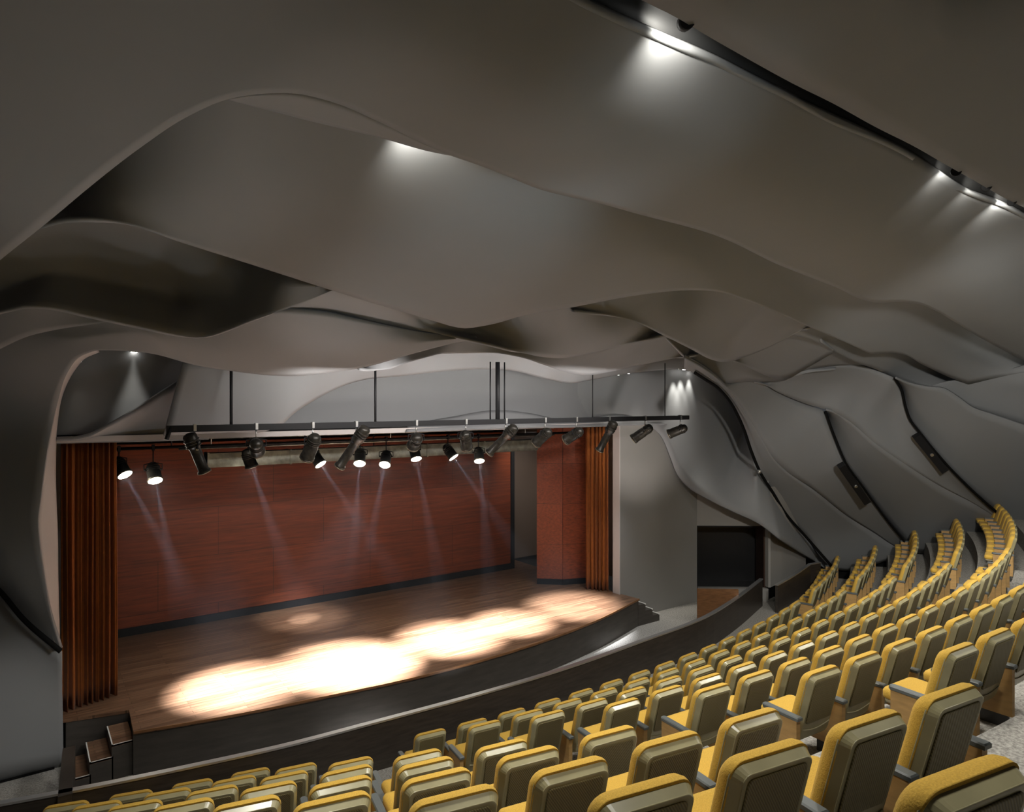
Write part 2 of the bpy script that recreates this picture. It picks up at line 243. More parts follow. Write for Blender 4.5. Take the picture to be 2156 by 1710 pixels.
["C4",[[[13.166,9.936,7.053],[13.317,9.292,7.236],[13.12,8.575,7.431],[13.233,8.207,7.527],[14.219,8.367,7.477]],[[13.122,9.711,6.911],[14.433,10.15,6.735],[15.725,10.441,6.56],[16.194,10.475,6.508],[16.311,10.318,6.568],[16.139,9.75,6.801],[15.704,8.799,7.124],[14.444,8.421,7.263]]],{"mat":"shell","n":40,"m":8}],
["T",[[[12.703,8.089,7.561],[12.813,7.741,7.651],[14.59,8.143,7.533],[17.255,8.699,7.323],[17.704,8.525,7.356],[20.092,8.667,7.125],[22.106,8.394,6.639],[22.775,7.804,6.568]],[[13.025,8.239,7.35],[13.332,8.269,7.339],[13.738,8.31,7.323],[14.64,8.535,7.248],[16.008,8.863,7.117],[17.579,9.178,6.928],[18.378,9.216,6.828],[19.504,9.214,6.598],[20.245,8.979,6.421],[20.805,8.593,6.329],[21.28,8.198,6.224],[21.849,7.487,6.35]]],{"mat":"shell","n":60,"m":8}],
["W",[[[16.297,10.108,6.879],[15.487,9.113,7.212],[15.986,8.851,7.275],[17.771,9.278,7.074],[20.027,9.513,6.696]],[[16.972,11.093,6.391],[16.96,10.246,6.766],[17.403,9.92,6.854],[18.632,9.56,6.874],[20.179,9.533,6.578]]],{"mat":"shell","n":30,"m":6}],
["Q1",[[[12.724,10.805,6.715],[13.268,10.946,6.654],[14.028,11.244,6.513],[15.164,11.641,6.252],[16.2,11.989,5.788],[16.806,12.085,5.148],[17.12,12.087,4.566],[17.652,12.173,3.926],[18.634,12.372,3.173],[19.557,12.55,2.44],[20.852,12.581,1.479],[21.993,12.323,0.379],[22.502,12.067,0.294]],[[11.601,9.825,6.936],[12.818,10.314,6.765],[14.498,11.057,6.421],[15.844,11.573,5.923],[16.614,11.685,5.339],[17.057,11.641,4.823],[17.517,11.631,4.332],[18.039,11.622,3.99],[19.456,11.524,3.273],[21.167,11.381,2.308],[22.295,11.09,1.69],[22.895,10.861,1.306],[23.423,10.533,1.022]]],{"mat":"shell","n":80,"m":10}],
["Q2",[[[11.601,9.825,6.936],[12.818,10.314,6.765],[14.498,11.057,6.421],[15.844,11.573,5.923],[16.614,11.685,5.339],[17.057,11.641,4.823],[17.517,11.631,4.332],[18.039,11.622,3.99],[19.456,11.524,3.273],[21.167,11.381,2.308],[22.295,11.09,1.69],[22.895,10.861,1.306],[23.423,10.533,1.022]],[[11.813,10.005,6.963],[13.791,10.824,6.662],[14.921,11.246,6.443],[15.398,11.102,6.484],[15.961,11.007,6.491],[17.102,11.149,6.184],[18.024,10.875,5.867],[18.417,10.582,5.68],[18.844,10.545,4.935],[19.337,10.523,4.237],[20.373,10.538,3.407],[21.248,10.569,2.746],[22.353,10.517,1.864],[23.126,10.299,1.119]]],{"mat":"shell","n":80,"m":10}],
["Q3",[[[18.904,10.862,5.672],[19.343,10.824,4.907],[19.849,10.801,4.19],[20.912,10.817,3.338],[21.81,10.849,2.66],[22.944,10.795,1.755],[23.738,10.571,0.989],[24.447,9.83,1.093],[25.448,8.209,1.759]],[[18.211,10.464,5.71],[18.48,10.341,5.643],[18.815,10.198,5.456],[19.646,9.772,4.743],[20.495,9.408,4.176],[21.695,8.999,3.509],[22.852,8.541,2.94],[23.832,8.178,2.389],[24.44,7.884,2.041]]],{"mat":"shell","n":70,"m":10}],
["Q4",[[[15.722,10.971,6.524],[15.863,10.954,6.488],[17.014,11.091,6.183],[17.93,10.818,5.867],[18.48,10.341,5.643],[18.815,10.198,5.456],[19.646,9.772,4.743],[20.495,9.408,4.176],[21.695,8.999,3.509],[22.852,8.541,2.94],[23.832,8.178,2.389],[24.44,7.884,2.041],[25.11,7.496,1.598]],[[15.814,11.18,6.454],[16.793,10.834,6.538],[16.885,10.201,6.788],[17.325,9.876,6.875],[18.407,9.444,6.876],[18.738,9.271,6.751],[19.013,8.982,6.57],[19.545,9.046,6.258],[19.858,9.091,5.804],[20.035,9.059,5.462],[20.339,8.896,5.039],[20.931,8.645,4.369],[22.053,8.423,3.541],[23.297,8.163,2.738],[24.165,7.891,2.17],[25.042,7.476,1.467]]],{"mat":"shell","n":90,"m":12,"bulge":0.25}],
["Q5",[[[19.422,9.176,6.583],[19.965,9.24,6.264],[20.286,9.286,5.8],[20.466,9.254,5.45],[20.776,9.088,5.019],[21.381,8.831,4.334],[22.528,8.604,3.488],[23.799,8.339,2.668],[24.685,8.061,2.087],[25.326,7.561,1.848],[24.763,5.263,3.962]],[[18.707,8.837,6.561],[19.158,8.734,6.441],[19.768,8.374,6.329],[19.934,8.233,6.316],[20.391,7.957,6.038],[20.642,7.782,5.81],[21.06,7.379,5.584],[21.545,6.887,5.324],[23.391,4.972,4.562]]],{"mat":"shell","n":70,"m":12}],
["Q6",[[[20.133,8.564,6.387],[20.288,8.332,6.474],[20.702,7.861,6.56],[21.074,7.33,6.717],[21.367,6.83,6.894],[22.342,4.748,7.653]],[[20.065,8.535,6.334],[20.286,8.355,6.308],[20.726,8.088,6.039],[20.981,7.91,5.807],[21.406,7.5,5.577],[21.899,7.0,5.313],[23.774,5.053,4.538]]],{"mat":"shell","n":50,"m":8}],
["R2",[[[11.531,14.1,6.589],[12.194,13.72,6.655],[14.377,13.5,6.881],[15.457,13.3,7.011],[16.169,13.2,6.931],[17.331,13.2,6.373],[17.977,13.2,5.854],[18.501,13.2,5.154],[17.464,12.234,4.626],[17.986,12.307,3.98],[18.96,12.491,3.222],[19.891,12.665,2.484],[21.224,12.705,1.508],[22.407,12.456,0.389]],[[11.449,14.0,5.427],[12.176,13.7,5.422],[13.295,13.6,5.43],[14.149,13.5,5.417],[14.266,13.36,5.339],[14.762,13.32,4.955],[15.072,13.28,4.393],[15.338,13.25,3.88],[15.779,13.172,3.447],[16.281,12.813,3.09],[16.688,12.398,2.805],[17.331,11.936,2.422],[17.887,11.661,1.979],[21.509,12.723,0.636],[22.045,12.435,0.222]]],{"mat":"shell","n":90,"m":12}],
["G",[[[2.41,13.75,6.885],[4.309,13.75,6.963],[7.511,13.75,7.094],[11.725,13.75,7.267],[15.36,13.75,7.416],[17.065,13.75,7.194]],[[2.445,13.95,6.018],[4.372,13.95,6.019],[7.62,13.95,6.131],[11.091,13.95,6.147],[12.22,13.75,6.151],[14.182,13.75,6.161],[17.065,13.75,6.175]],[[2.383,13.6,5.314],[4.262,13.6,5.347],[7.429,13.6,5.342],[11.597,13.6,5.312],[14.182,13.75,5.33],[17.065,13.75,5.301]]],{"mat":"shell","n":60,"m":12}],
["ledge",[[[6.932,13.55,5.471],[8.013,13.55,5.611],[9.189,13.55,5.752],[9.464,13.55,5.749],[10.177,13.55,5.685],[11.237,13.55,5.503],[11.715,13.55,5.471],[12.377,13.55,5.548],[13.246,13.55,5.587],[13.976,13.55,5.551],[15.136,13.55,5.412]],[[6.748,13.3,5.339],[7.866,13.3,5.331],[9.02,13.3,5.335],[9.29,13.3,5.34],[9.989,13.3,5.335],[11.03,13.3,5.334],[11.499,13.3,5.336],[12.149,13.3,5.334],[13.001,13.3,5.328],[13.718,13.3,5.339],[14.956,13.3,5.34]]],{"mat":"shell","n":60,"m":6}],
["R1",[[[0.322,13.4,7.085],[1.043,13.4,7.086],[1.747,13.4,7.002],[2.823,13.4,6.752]],[[0.326,13.6,6.171],[1.058,13.6,6.177],[1.773,13.6,6.183],[2.865,13.6,6.105]],[[0.324,13.5,5.284],[1.05,13.5,5.281],[1.76,13.5,5.272],[2.844,13.5,5.277]]],{"mat":"shell","n":40,"m":10}],
["N",[[[0.455,13.2,5.348],[0.763,13.2,5.361],[0.96,13.2,5.408],[1.23,13.2,5.566],[1.578,13.2,5.799],[2.087,13.2,6.189],[2.654,13.2,6.593]],[[0.463,13.45,5.313],[0.777,13.45,5.301],[0.978,13.45,5.302],[1.254,13.45,5.3],[1.608,13.45,5.304],[1.901,13.45,5.303],[2.218,13.45,5.3]]],{"mat":"shell","n":50,"m":6}],
["N2",[[[2.634,13.1,6.588],[2.51,13.1,6.351],[2.387,13.1,5.975],[2.131,13.1,5.443]],[[2.655,12.9,6.572],[2.411,12.9,6.057],[2.172,12.9,5.465]]],{"mat":"shell","n":30,"m":4}],
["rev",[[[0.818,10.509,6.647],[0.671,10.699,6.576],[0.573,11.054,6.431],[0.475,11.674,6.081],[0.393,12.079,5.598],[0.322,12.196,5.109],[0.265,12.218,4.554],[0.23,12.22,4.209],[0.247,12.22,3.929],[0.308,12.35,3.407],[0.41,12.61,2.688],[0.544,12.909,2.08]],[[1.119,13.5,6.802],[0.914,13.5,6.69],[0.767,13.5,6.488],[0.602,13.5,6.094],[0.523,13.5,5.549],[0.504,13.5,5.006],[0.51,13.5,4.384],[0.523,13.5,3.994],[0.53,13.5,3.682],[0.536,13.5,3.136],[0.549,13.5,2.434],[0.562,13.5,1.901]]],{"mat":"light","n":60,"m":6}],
["lowleft",[[[-1.803,13.0,4.57],[-0.783,13.0,3.748],[-0.223,13.0,3.05],[0.07,13.0,2.577],[0.548,13.0,1.992]],[[-1.845,13.3,1.919],[-0.801,13.3,1.664],[-0.228,13.3,1.524],[0.195,13.3,1.42],[0.58,13.3,1.326]],[[-1.866,13.45,0.176],[-0.81,13.45,0.042],[-0.231,13.45,0.022],[0.135,13.45,0.017],[0.606,13.45,0.0]]],{"mat":"shell","n":40,"m":10}],
["S0",[[[1.573,2.88,8.52],[2.541,2.98,8.495],[3.149,3.012,8.487],[3.471,3.015,8.486],[3.756,3.034,8.481],[4.227,3.06,8.475],[4.937,3.09,8.467],[5.479,3.098,8.465],[6.281,3.133,8.457],[6.999,3.147,8.453],[7.878,3.19,8.442],[8.768,3.23,8.432],[9.648,3.272,8.421],[10.275,3.284,8.418],[16.468,3.5,8.334]],[[2.471,1.939,8.791],[3.287,1.986,8.78],[4.438,2.051,8.763],[5.668,2.121,8.746],[6.592,1.968,8.784],[8.985,1.57,8.883]],[[3.441,2.701,11.046],[4.382,2.026,10.466],[5.324,1.35,9.887],[5.795,1.013,9.308],[6.266,0.675,8.439],[6.972,0.169,7.57]]],{"mat":"shell","n":80,"m":12}],
["slotlip",[[[1.72,3.15,8.597],[2.958,3.301,8.559],[3.282,3.308,8.557],[3.601,3.306,8.558],[3.873,3.307,8.557],[4.23,3.294,8.56],[4.574,3.311,8.556],[5.108,3.317,8.555],[6.001,3.362,8.543],[6.891,3.35,8.546],[7.501,3.373,8.541],[8.013,3.423,8.528],[8.725,3.508,8.507],[9.289,3.517,8.504],[10.171,3.496,8.509],[11.036,3.528,8.501],[18.074,3.841,8.373]],[[1.759,3.204,8.655],[3.019,3.355,8.617],[3.348,3.361,8.616],[3.673,3.359,8.616],[3.95,3.359,8.616],[4.313,3.345,8.62],[4.663,3.362,8.616],[5.205,3.367,8.614],[6.112,3.411,8.603],[7.015,3.396,8.607],[7.633,3.418,8.601],[8.152,3.468,8.589],[8.874,3.553,8.568],[9.444,3.56,8.565],[10.336,3.537,8.571],[11.211,3.567,8.563],[18.318,3.872,8.44]]],{"mat":"shell","n":90,"m":4}],
["slot",[[[1.759,3.204,8.655],[3.019,3.355,8.617],[3.348,3.361,8.616],[3.673,3.359,8.616],[3.95,3.359,8.616],[4.313,3.345,8.62],[4.663,3.362,8.616],[5.205,3.367,8.614],[6.112,3.411,8.603],[7.015,3.396,8.607],[7.633,3.418,8.601],[8.152,3.468,8.589],[8.874,3.553,8.568],[9.444,3.56,8.565],[10.336,3.537,8.571],[11.211,3.567,8.563],[18.318,3.872,8.44]],[[1.801,3.244,9.005],[2.879,3.329,8.984],[3.547,3.349,8.979],[3.901,3.343,8.98],[4.21,3.357,8.977],[4.72,3.372,8.973],[5.482,3.387,8.969],[6.059,3.382,8.971],[6.905,3.398,8.967],[7.654,3.395,8.967],[8.56,3.417,8.962],[9.466,3.436,8.957],[10.351,3.458,8.951],[10.976,3.455,8.952],[16.955,3.537,8.921]]],{"mat":"dark","n":80,"m":4}],
["s1",[[[12.951,10.663,6.664],[13.702,10.96,6.528],[14.844,11.366,6.272],[15.897,11.728,5.811],[16.504,11.828,5.178],[16.812,11.829,4.608],[17.328,11.911,3.985],[18.286,12.104,3.251],[19.179,12.272,2.539],[20.45,12.304,1.599],[21.574,12.055,0.521]],[[13.045,10.783,6.617],[13.783,11.07,6.478],[14.867,11.442,6.223],[15.845,11.763,5.774],[16.426,11.851,5.152],[16.732,11.854,4.583],[17.259,11.941,3.952],[18.223,12.137,3.211],[19.14,12.319,2.487],[20.407,12.346,1.542],[21.519,12.091,0.465]]],{"mat":"black","n":60,"m":2}],
["s2",[[[18.341,10.51,5.692],[18.767,10.473,4.951],[19.249,10.448,4.261],[20.27,10.459,3.44],[21.137,10.489,2.785],[22.238,10.439,1.91],[23.014,10.226,1.168]],[[18.298,10.543,5.672],[18.722,10.505,4.93],[19.221,10.486,4.231],[20.261,10.505,3.401],[21.133,10.537,2.741],[22.23,10.484,1.862],[22.992,10.263,1.121]]],{"mat":"black","n":60,"m":2}],
["s3",[[[18.91,8.906,6.583],[19.454,8.974,6.269],[19.771,9.02,5.814],[19.943,8.989,5.482],[20.242,8.829,5.066],[20.819,8.576,4.402],[21.923,8.351,3.583],[23.156,8.094,2.788],[24.022,7.825,2.224]],[[18.912,8.962,6.551],[19.425,9.021,6.245],[19.732,9.064,5.796],[19.912,9.031,5.448],[20.217,8.868,5.023],[20.817,8.622,4.354],[21.947,8.404,3.526],[23.188,8.145,2.724],[24.048,7.872,2.156]]],{"mat":"black","n":60,"m":2}],
["s0",[[[-0.854,12.75,3.903],[-0.197,12.75,3.177],[0.094,12.75,2.705],[0.561,12.75,2.127]],[[-0.892,12.75,3.843],[-0.241,12.75,3.121],[0.044,12.75,2.653],[0.513,12.75,2.07]]],{"mat":"black","n":60,"m":2}]]
for nm, curves, kw in SHELLS:
    mt = kw['mat']; n = kw['n']; m = kw['m']
    kind = {'rev': 'wall_left', 'lowleft': 'wall_left', 'G': 'wall_front', 'ledge': 'trim_1', 'R1': 'wall_front',
            'N': 'trim_2', 'N2': 'trim_2', 'Q1': 'wall_right', 'Q2': 'wall_right', 'Q3': 'wall_right', 'Q4': 'wall_right', 'Q5': 'wall_right',
            'R2': 'wall_right', 's1': 'trim_3', 's2': 'trim_3', 's3': 'trim_3', 's0': 'trim_3', 'slot': 'trim_4'}.get(nm, 'ceiling')
    struct(loft(kind, curves, n, m, mt, thick=.02 if mt == 'black' else .05, bulge=kw.get('bulge', 0)))

# ---------------------------------------------------------------- seating geometry
CX, CY, R1, DR, DZ = 8.79, 37.3, 28.46, 1.07, .482
def pol(a, R, z=0.): return Vector((CX + R * math.sin(a), CY - R * math.cos(a), z))
def arc_slab(mb, a0, a1, r0, r1, z0, z1, seg=60):
    ring = []
    for i in range(seg + 1):
        a = a0 + (a1 - a0) * i / seg
        p, q = pol(a, r0), pol(a, r1)
        ring.append([(p.x, p.y, z0), (q.x, q.y, z0), (q.x, q.y, z1), (p.x, p.y, z1)])
    mb.rings(ring, smooth=False)
    return mb
A0, A1 = math.radians(-21), math.radians(30.5)
for k in range(1, 17):
    R = R1 + DR * (k - 1)
    if k > 1:
        zt = DZ * (k - 1)
        struct(arc_slab(MB(), A0, A1, R - .80, R + .27, max(zt - DZ, 0) - .05, zt).build('floor', 'carpet'))
struct(MB().box((-4, 7.5, -.2), (25.5, 18.5, 0)).build('floor', 'carpet'))

# rear of the hall, behind and beside the camera
rear = wall_path_pts = [(-1.6, 11.5), (-4.5, 8.0), (-5.5, 0), (-4.0, -6.5), (6, -8.5), (18, -7.5), (26.5, -2), (27.5, 3.5), (26.0, 6.2)]
rr_ = []
for i, (x, y) in enumerate(rear):
    a = Vector(rear[max(i - 1, 0)]); b = Vector(rear[min(i + 1, len(rear) - 1)]); d = (b - a).normalized(); nn = Vector((d.y, -d.x)) * .15
    rr_.append([(x, y, -.2), (x + nn.x, y + nn.y, -.2), (x + nn.x, y + nn.y, 11.2), (x, y, 11.2)])
struct(MB().rings(rr_, smooth=False).build('wall_back', 'panel'))
struct(MB().prism([(x * 1.01, y * 1.01) for x, y in rear], 11.0, 11.15).build('ceiling', 'panel'))

# aisle half steps
def aisle_angle(k, side):
    R = R1 + DR * (k - 1)
    if side == 0: lo = (-6.31 + .25 * (k - 1) + .40) / R; hi = (-3.75 + .252 * (k - 1) - .42) / R
    else: lo = math.radians(14.5); hi = math.radians(16.75)
    return lo, hi
st = MB()
for k in range(1, 10):
    for side in (0, 1):
        lo, hi = aisle_angle(k, side); R = R1 + DR * (k - 1)
        arc_slab(st, lo, hi, R - .05, R + .28, DZ * (k - 1), DZ * (k - 1) + DZ / 2, 6)
struct(st.build('floor', 'carpet'))

# ---------------------------------------------------------------- theatre seats
def rrect(w, h, r, zc, y, seg=5, lean=True, xc=0.):
    pts = []
    for (sx, sz, a0) in ((1, 1, 0), (-1, 1, PI / 2), (-1, -1, PI), (1, -1, 1.5 * PI)):
        cx, cz = xc + sx * (w / 2 - r), zc + sz * (h / 2 - r)
        for i in range(seg + 1):
            a = a0 + PI / 2 * i / seg
            x, z = cx + r * math.cos(a), cz + r * math.sin(a)
            dy = (.98 - z) * .20 + .10 * (.98 - z) ** 2 if lean else 0
            pts.append((x, y + dy - .045 * (x / .25) ** 2 * 0, z))
    return pts
def make_seat():
    t = empty('theatre_seat', (0, 0, 0))
    # rear shell with a wide bevel catching the light
    def back_ring(ins, y, zc=.63, h=.70, w=.50, r=.065): return rrect(w - 2 * ins, h - 2 * ins, max(r - ins * .6, .012), zc, y)
    sh = MB(); sh.rings([back_ring(.0, .066), back_ring(0, .058), back_ring(.003, .054)], cap=True)
    sh.rings([back_ring(.003, .054), back_ring(.030, .002)], cap=False, smooth=False)
    sh.rings([back_ring(.030, .002), back_ring(.036, -.001), back_ring(.046, .001)], cap=True)
    sh.build('backrest_shell', 'shellplast', t)
    pn = MB(); pn.rings([rrect(.375, .44, .03, .70, .004), rrect(.375, .44, .03, .70, -.003), rrect(.362, .427, .026, .70, -.006)])
    pn.build('rear_panel', 'ribbed', t)
    pp = []
    for i in range(13):
        x = -.205 + .41 * i / 12; z = .425 - .035 * math.cos(x / .205 * PI / 2)
        pp.append((x, (.98 - z) * .20 + .10 * (.98 - z) ** 2 - .001, z))
    MB().tube(pp, .005, 6).build('rear_seam', 'seatpan', t)
    cu = MB(); cu.rings([rrect(.49, .66, .07, .66, .050), rrect(.498, .668, .075, .656, .058), rrect(.506, .675, .08, .657, .080), rrect(.50, .668, .085, .655, .112), rrect(.46, .63, .08, .65, .140), rrect(.38, .54, .07, .645, .152), rrect(.25, .40, .06, .64, .154)])
    cu.build('backrest_cushion', 'goldfab', t)
    # seat cushion and its pan
    def sr(ins, z, y0=.17, y1=.62, w=.50, r=.06):
        pts = []
        cx, cy, hw, hh = 0, (y0 + y1) / 2, w / 2 - ins, (y1 - y0) / 2 - ins; rr = max(r - ins, .01)
        for (sx, sy, a0) in ((1, 1, 0), (-1, 1, PI / 2), (-1, -1, PI), (1, -1, 1.5 * PI)):
            for i in range(5):
                a = a0 + PI / 2 * i / 4
                pts.append((cx + sx * (hw - rr) + rr * math.cos(a), cy + sy * (hh - rr) + rr * math.sin(a), z))
        return pts
    MB().rings([sr(.02, .415), sr(.0, .43), sr(0, .48), sr(.015, .505), sr(.06, .515)]).build('seat_cushion', 'goldfab', t)
    MB().rings([sr(.06, .375), sr(.02, .385), sr(.015, .413)]).build('seat_pan', 'seatpan', t)
    make_arm(t, -1)
    return t
def make_arm(t, s):
    x = s * .357
    p = MB()
    def ar(ins, z): 
        y0, y1, w = .06, .47, .075
        return [(x + sx * (w / 2 - ins), y, z) for sx, y in ((-1, y0 + ins), (-1, (y0 + y1) / 2), (-1, y1 - .02 - ins), (-.5, y1 - ins), (.5, y1 - ins), (1, y1 - .02 - ins), (1, (y0 + y1) / 2), (1, y0 + ins))]
    p.rings([ar(.004, .575), ar(0, .580), ar(0, .603), ar(.008, .612)], smooth=False)
    p.build('armrest', 'arm', t)
    q = MB(); q.prism([(x - .028, .08), (x + .028, .08), (x + .028, .45), (x - .028, .45)], .12, .576)
    q.build('side_panel', 'sidepanel', t)
    MB().box((x - .02, .12, 0), (x + .02, .36, .12)).build('leg', 'leg', t)
proto = make_seat()
proto_end = copy_tree(proto); make_arm(proto_end, 1)
proto.name = 'theatre_seat'; proto_end.name = 'theatre_seat'
FWD = Vector((math.cos(0.94868), math.sin(0.94868), 0)); RGT = Vector((math.sin(0.94868), -math.cos(0.94868), 0))
def inview(p):
    d = p - CAM; t = d.dot(FWD)
    if t < .8: return False
    px = 1078 + 1450 * d.dot(RGT) / t; py = 842 - 1450 * (d.z + .0) / t
    m_ = 330 / t
    return -m_ < px < 2156 + m_ and py < 1720
used = {id(proto): False, id(proto_end): False}
def place(p, a, k, end, label, group):
    src = proto_end if end else proto
    if not used[id(src)]: used[id(src)] = True; o = src
    else: o = copy_tree(src)
    o.location = p; o.rotation_euler = (0, 0, a)
    tag(o, label, 'seat', group)
NS = 0
for k in range(1, 10):
    R = R1 + DR * (k - 1); z = DZ * (k - 1)
    rowname = ORD[k] + ' row'
    # left block, counted from its aisle end
    s_end = -6.31 + .252 * (k - 1)
    for j in range(0, 9):
        a = (s_end - .715 * j) / R; p = pol(a, R, z)
        if not inview(p + Vector((0, 0, .98))): continue
        place(p, a, k, j == 0, 'gold fabric theatre seat, left block, %s from stage, %s from the aisle' % (rowname, ORD[j + 1]), 'seats of the left block'); NS += 1
    # middle block, counted from its left aisle
    s0 = -3.75 + .252 * (k - 1); s1 = R * math.radians(14.4) - .30
    n = int((s1 - s0) / .71 + .5) + 1
    pitch = .71
    for j in range(n):
        a = (s0 + pitch * j) / R; p = pol(a, R, z)
        if not inview(p + Vector((0, 0, .98))): continue
        place(p, a, k, j == n - 1, 'gold fabric theatre seat, middle block, %s from stage, %s from left aisle' % (rowname, ORD[j + 1]), 'seats of the middle block'); NS += 1
    # right block beyond the far aisle
    if k <= 6:
        s0 = R * math.radians(16.9 - .08 * (k - 1)) + .33; n = (0, 7, 7, 8, 8, 9, 9)[k]
        for j in range(n):
            a = (s0 + .70 * j) / R; p = pol(a, R, z)
            if not inview(p + Vector((0, 0, .98))): continue
            place(p, a, k, j == n - 1, 'gold fabric theatre seat, far right block, %s from stage, %s from its aisle' % (rowname, ORD[j + 1]), 'seats of the far right block'); NS += 1
print('SEATS', NS)

# ---------------------------------------------------------------- front rails
def wall_path(pts, th, z0, z1):
    mb = MB(); P = [Vector((x, y, 0)) for x, y in pts]; ring = []
    for i, p in enumerate(P):
        d = (P[min(i + 1, len(P) - 1)] - P[max(i - 1, 0)]).normalized(); nn = Vector((-d.y, d.x, 0)) * th / 2
        ring.append([(p.x - nn.x, p.y - nn.y, z0), (p.x + nn.x, p.y + nn.y, z0), (p.x + nn.x, p.y + nn.y, z1), (p.x - nn.x, p.y - nn.y, z1)])
    mb.rings(ring, smooth=False); return mb
rail_pts = [tuple(p) for p in [[-1.364, 11.368], [-0.19, 11.078], [0.843, 10.836], [1.986, 10.626], [3.27, 10.435], [4.617, 10.354], [6.555, 10.264], [8.767, 10.282], [11.105, 10.483], [13.303, 10.719], [15.003, 11.176], [17.586, 12.065]]]
rp = [(q.x, q.y) for q in catmull([(x, y, 0) for x, y in rail_pts], 60)]
t = empty('front_rail', (8.6, 10.0, 0))
r_ = wall_path(rp, .07, 0, .77).build('rail_panel', 'rail'); r_.parent = t; r_.location = (-8.6, -10.0, 0)
r_ = wall_path(rp, .10, .77, .80).build('rail_cap', 'cap'); r_.parent = t; r_.location = (-8.6, -10.0, 0)
tag(t, 'long curved dark rail wall between the stage pit walkway and front seats', 'railing')
rp2 = [(pol(math.radians(a), 27.26 + (a - 18.3) * .05).x, pol(math.radians(a), 27.26 + (a - 18.3) * .05).y) for a in (18.3, 19.2, 20.2, 21.3, 22.4, 23.4)]
rp2 += [(20.4, 12.25), (20.9, 12.2)]
t = empty('side_rail', (18.5, 11.8, 0))
r_ = wall_path(rp2, .07, 0, .77).build('rail_panel', 'rail'); r_.parent = t; r_.location = (-18.5, -11.8, 0)
r_ = wall_path(rp2, .10, .77, .80).build('rail_cap', 'cap'); r_.parent = t; r_.location = (-18.5, -11.8, 0)
tag(t, 'short curved dark rail wall in front of the far right seats', 'railing')
# left stub rail beside the stage steps
t = MB().prism([(.42, 10.78), (.58, 10.78), (.70, 12.25), (.54, 12.25)], 0, .80).build('stub_rail', 'rail')
tag(t, 'short straight dark rail beside the left stage steps', 'railing')
# wooden partition ending the rail
t = wall_path([(14.78, 12.1), (15.62, 11.42)], .07, 0, .94).build('wood_partition', 'box')
tag(t, 'low warm brown wood partition in front of the dark side doorway', 'partition')

# ---------------------------------------------------------------- stage
SZ = .73
front = [[1.488, 12.386], [2.918, 12.09], [4.683, 11.857], [5.956, 11.72], [7.777, 11.709], [9.643, 11.891], [11.24, 12.205], [13.367, 12.856]]
fp = [(q.x, q.y) for q in catmull([(x, y, 0) for x, y in front], 50)]
right = [(13.30, 13.42)]
poly = fp + right + [(13.30, 18.5), (.60, 18.5), (.60, 13.52), (1.53, 13.30)]
s_top = MB().prism(poly, SZ - .05, SZ).build('stage', 'stagefloor')
tag(s_top, 'raised timber stage with a gently curved front edge', 'stage')
inner = [(x + .0, y + .03) for x, y in fp]
fas = MB().prism([(1.55, 13.30)] + inner + [(13.28, 13.40), (13.28, 18.48), (.64, 18.48), (.64, 13.54)], 0, SZ - .051).build('fascia', 'riser')
fas.parent = s_top
nos = wall_path(fp, .02, SZ - .035, SZ + .004); nos = nos.build('edge_strip', 'box'); nos.parent = s_top
# left steps
t = empty('stage_steps', (1.0, 12.9, 0))
for i, (x0, x1, zt) in enumerate(((.62, .92, .18), (.90, 1.22, .365), (1.20, 1.51, .55))):
    y0, y1 = 12.50 + .0 * i, 13.28
    b = MB().box((x0 - 1.0, y0 - 12.9, 0), (x1 - 1.0, y1 - 12.9, zt - .03)).build('riser', 'riser'); b.parent = t
    b = MB().box((x0 - 1.0, y0 - 12.9, zt - .03), (x1 - 1.0, y1 - 12.9, zt)).build('tread', 'stagefloor'); b.parent = t
    e = MB().box((x0 - 1.0, y0 - 12.9, zt - .025), (x0 - 1.0 + .018, y1 - 12.9, zt + .004)).box((x0 - 1.0, y0 - 12.9, zt - .025), (x1 - 1.0, y0 - 12.9 + .018, zt + .004)).build('step_edge', 'trimwhite'); e.parent = b
tag(t, 'small timber steps at the left end of the stage', 'steps')
t = empty('stage_steps', (13.8, 13.1, 0))
for i in range(3):
    x0 = 13.36 + .27 * i; zt = .55 - .183 * i
    b = MB().box((x0 - 13.8, 12.88 - 13.1, 0), (x0 + .27 - 13.8, 13.38 - 13.1, zt)).build('step', 'riser'); b.parent = t
    e = MB().box((x0 + .235 - 13.8, 12.87 - 13.1, zt - .02), (x0 + .275 - 13.8, 13.38 - 13.1, zt + .006)).build('step_edge', 'trimwhite'); e.parent = t
tag(t, 'dark steps with pale edges at the right end of the stage', 'steps')

# stage house
bw = MB().box((1.5, 17.52, SZ), (12.55, 17.62, 5.0)).build('back_panel', 'redwood')
tag(bw, 'wide reddish brown timber veneer panel across the back of the stage', 'panel')
fr = MB().box((1.5, 17.46, SZ), (12.62, 17.515, SZ + .17)).box((12.50, 17.46, SZ + .17), (12.62, 17.515, 5.0)).build('frame', 'blackmetal'); fr.parent = bw
struct(MB().box((.2, 18.9, 0), (15.0, 19.1, 6.6)).build('wall_back', M['sw'] if 'sw' in M else 'panel'))
M['stagewall'] = mat('brown_grey_stage_wall', (.22, .165, .13), .7)
struct(MB().box((12.7, 18.55, SZ), (15.0, 18.75, 5.6)).build('wall_back', 'stagewall'))
struct(MB().box((.15, 13.75, 0), (.33, 18.9, 6.6)).build('wall_left', 'black'))
struct(MB().box((14.4, 13.75, SZ), (14.6, 18.9, 5.6)).build('wall_right', 'stagewall'))
struct(MB().box((.2, 13.9, 5.75), (15.0, 19.1, 5.85)).build('ceiling', 'black'))
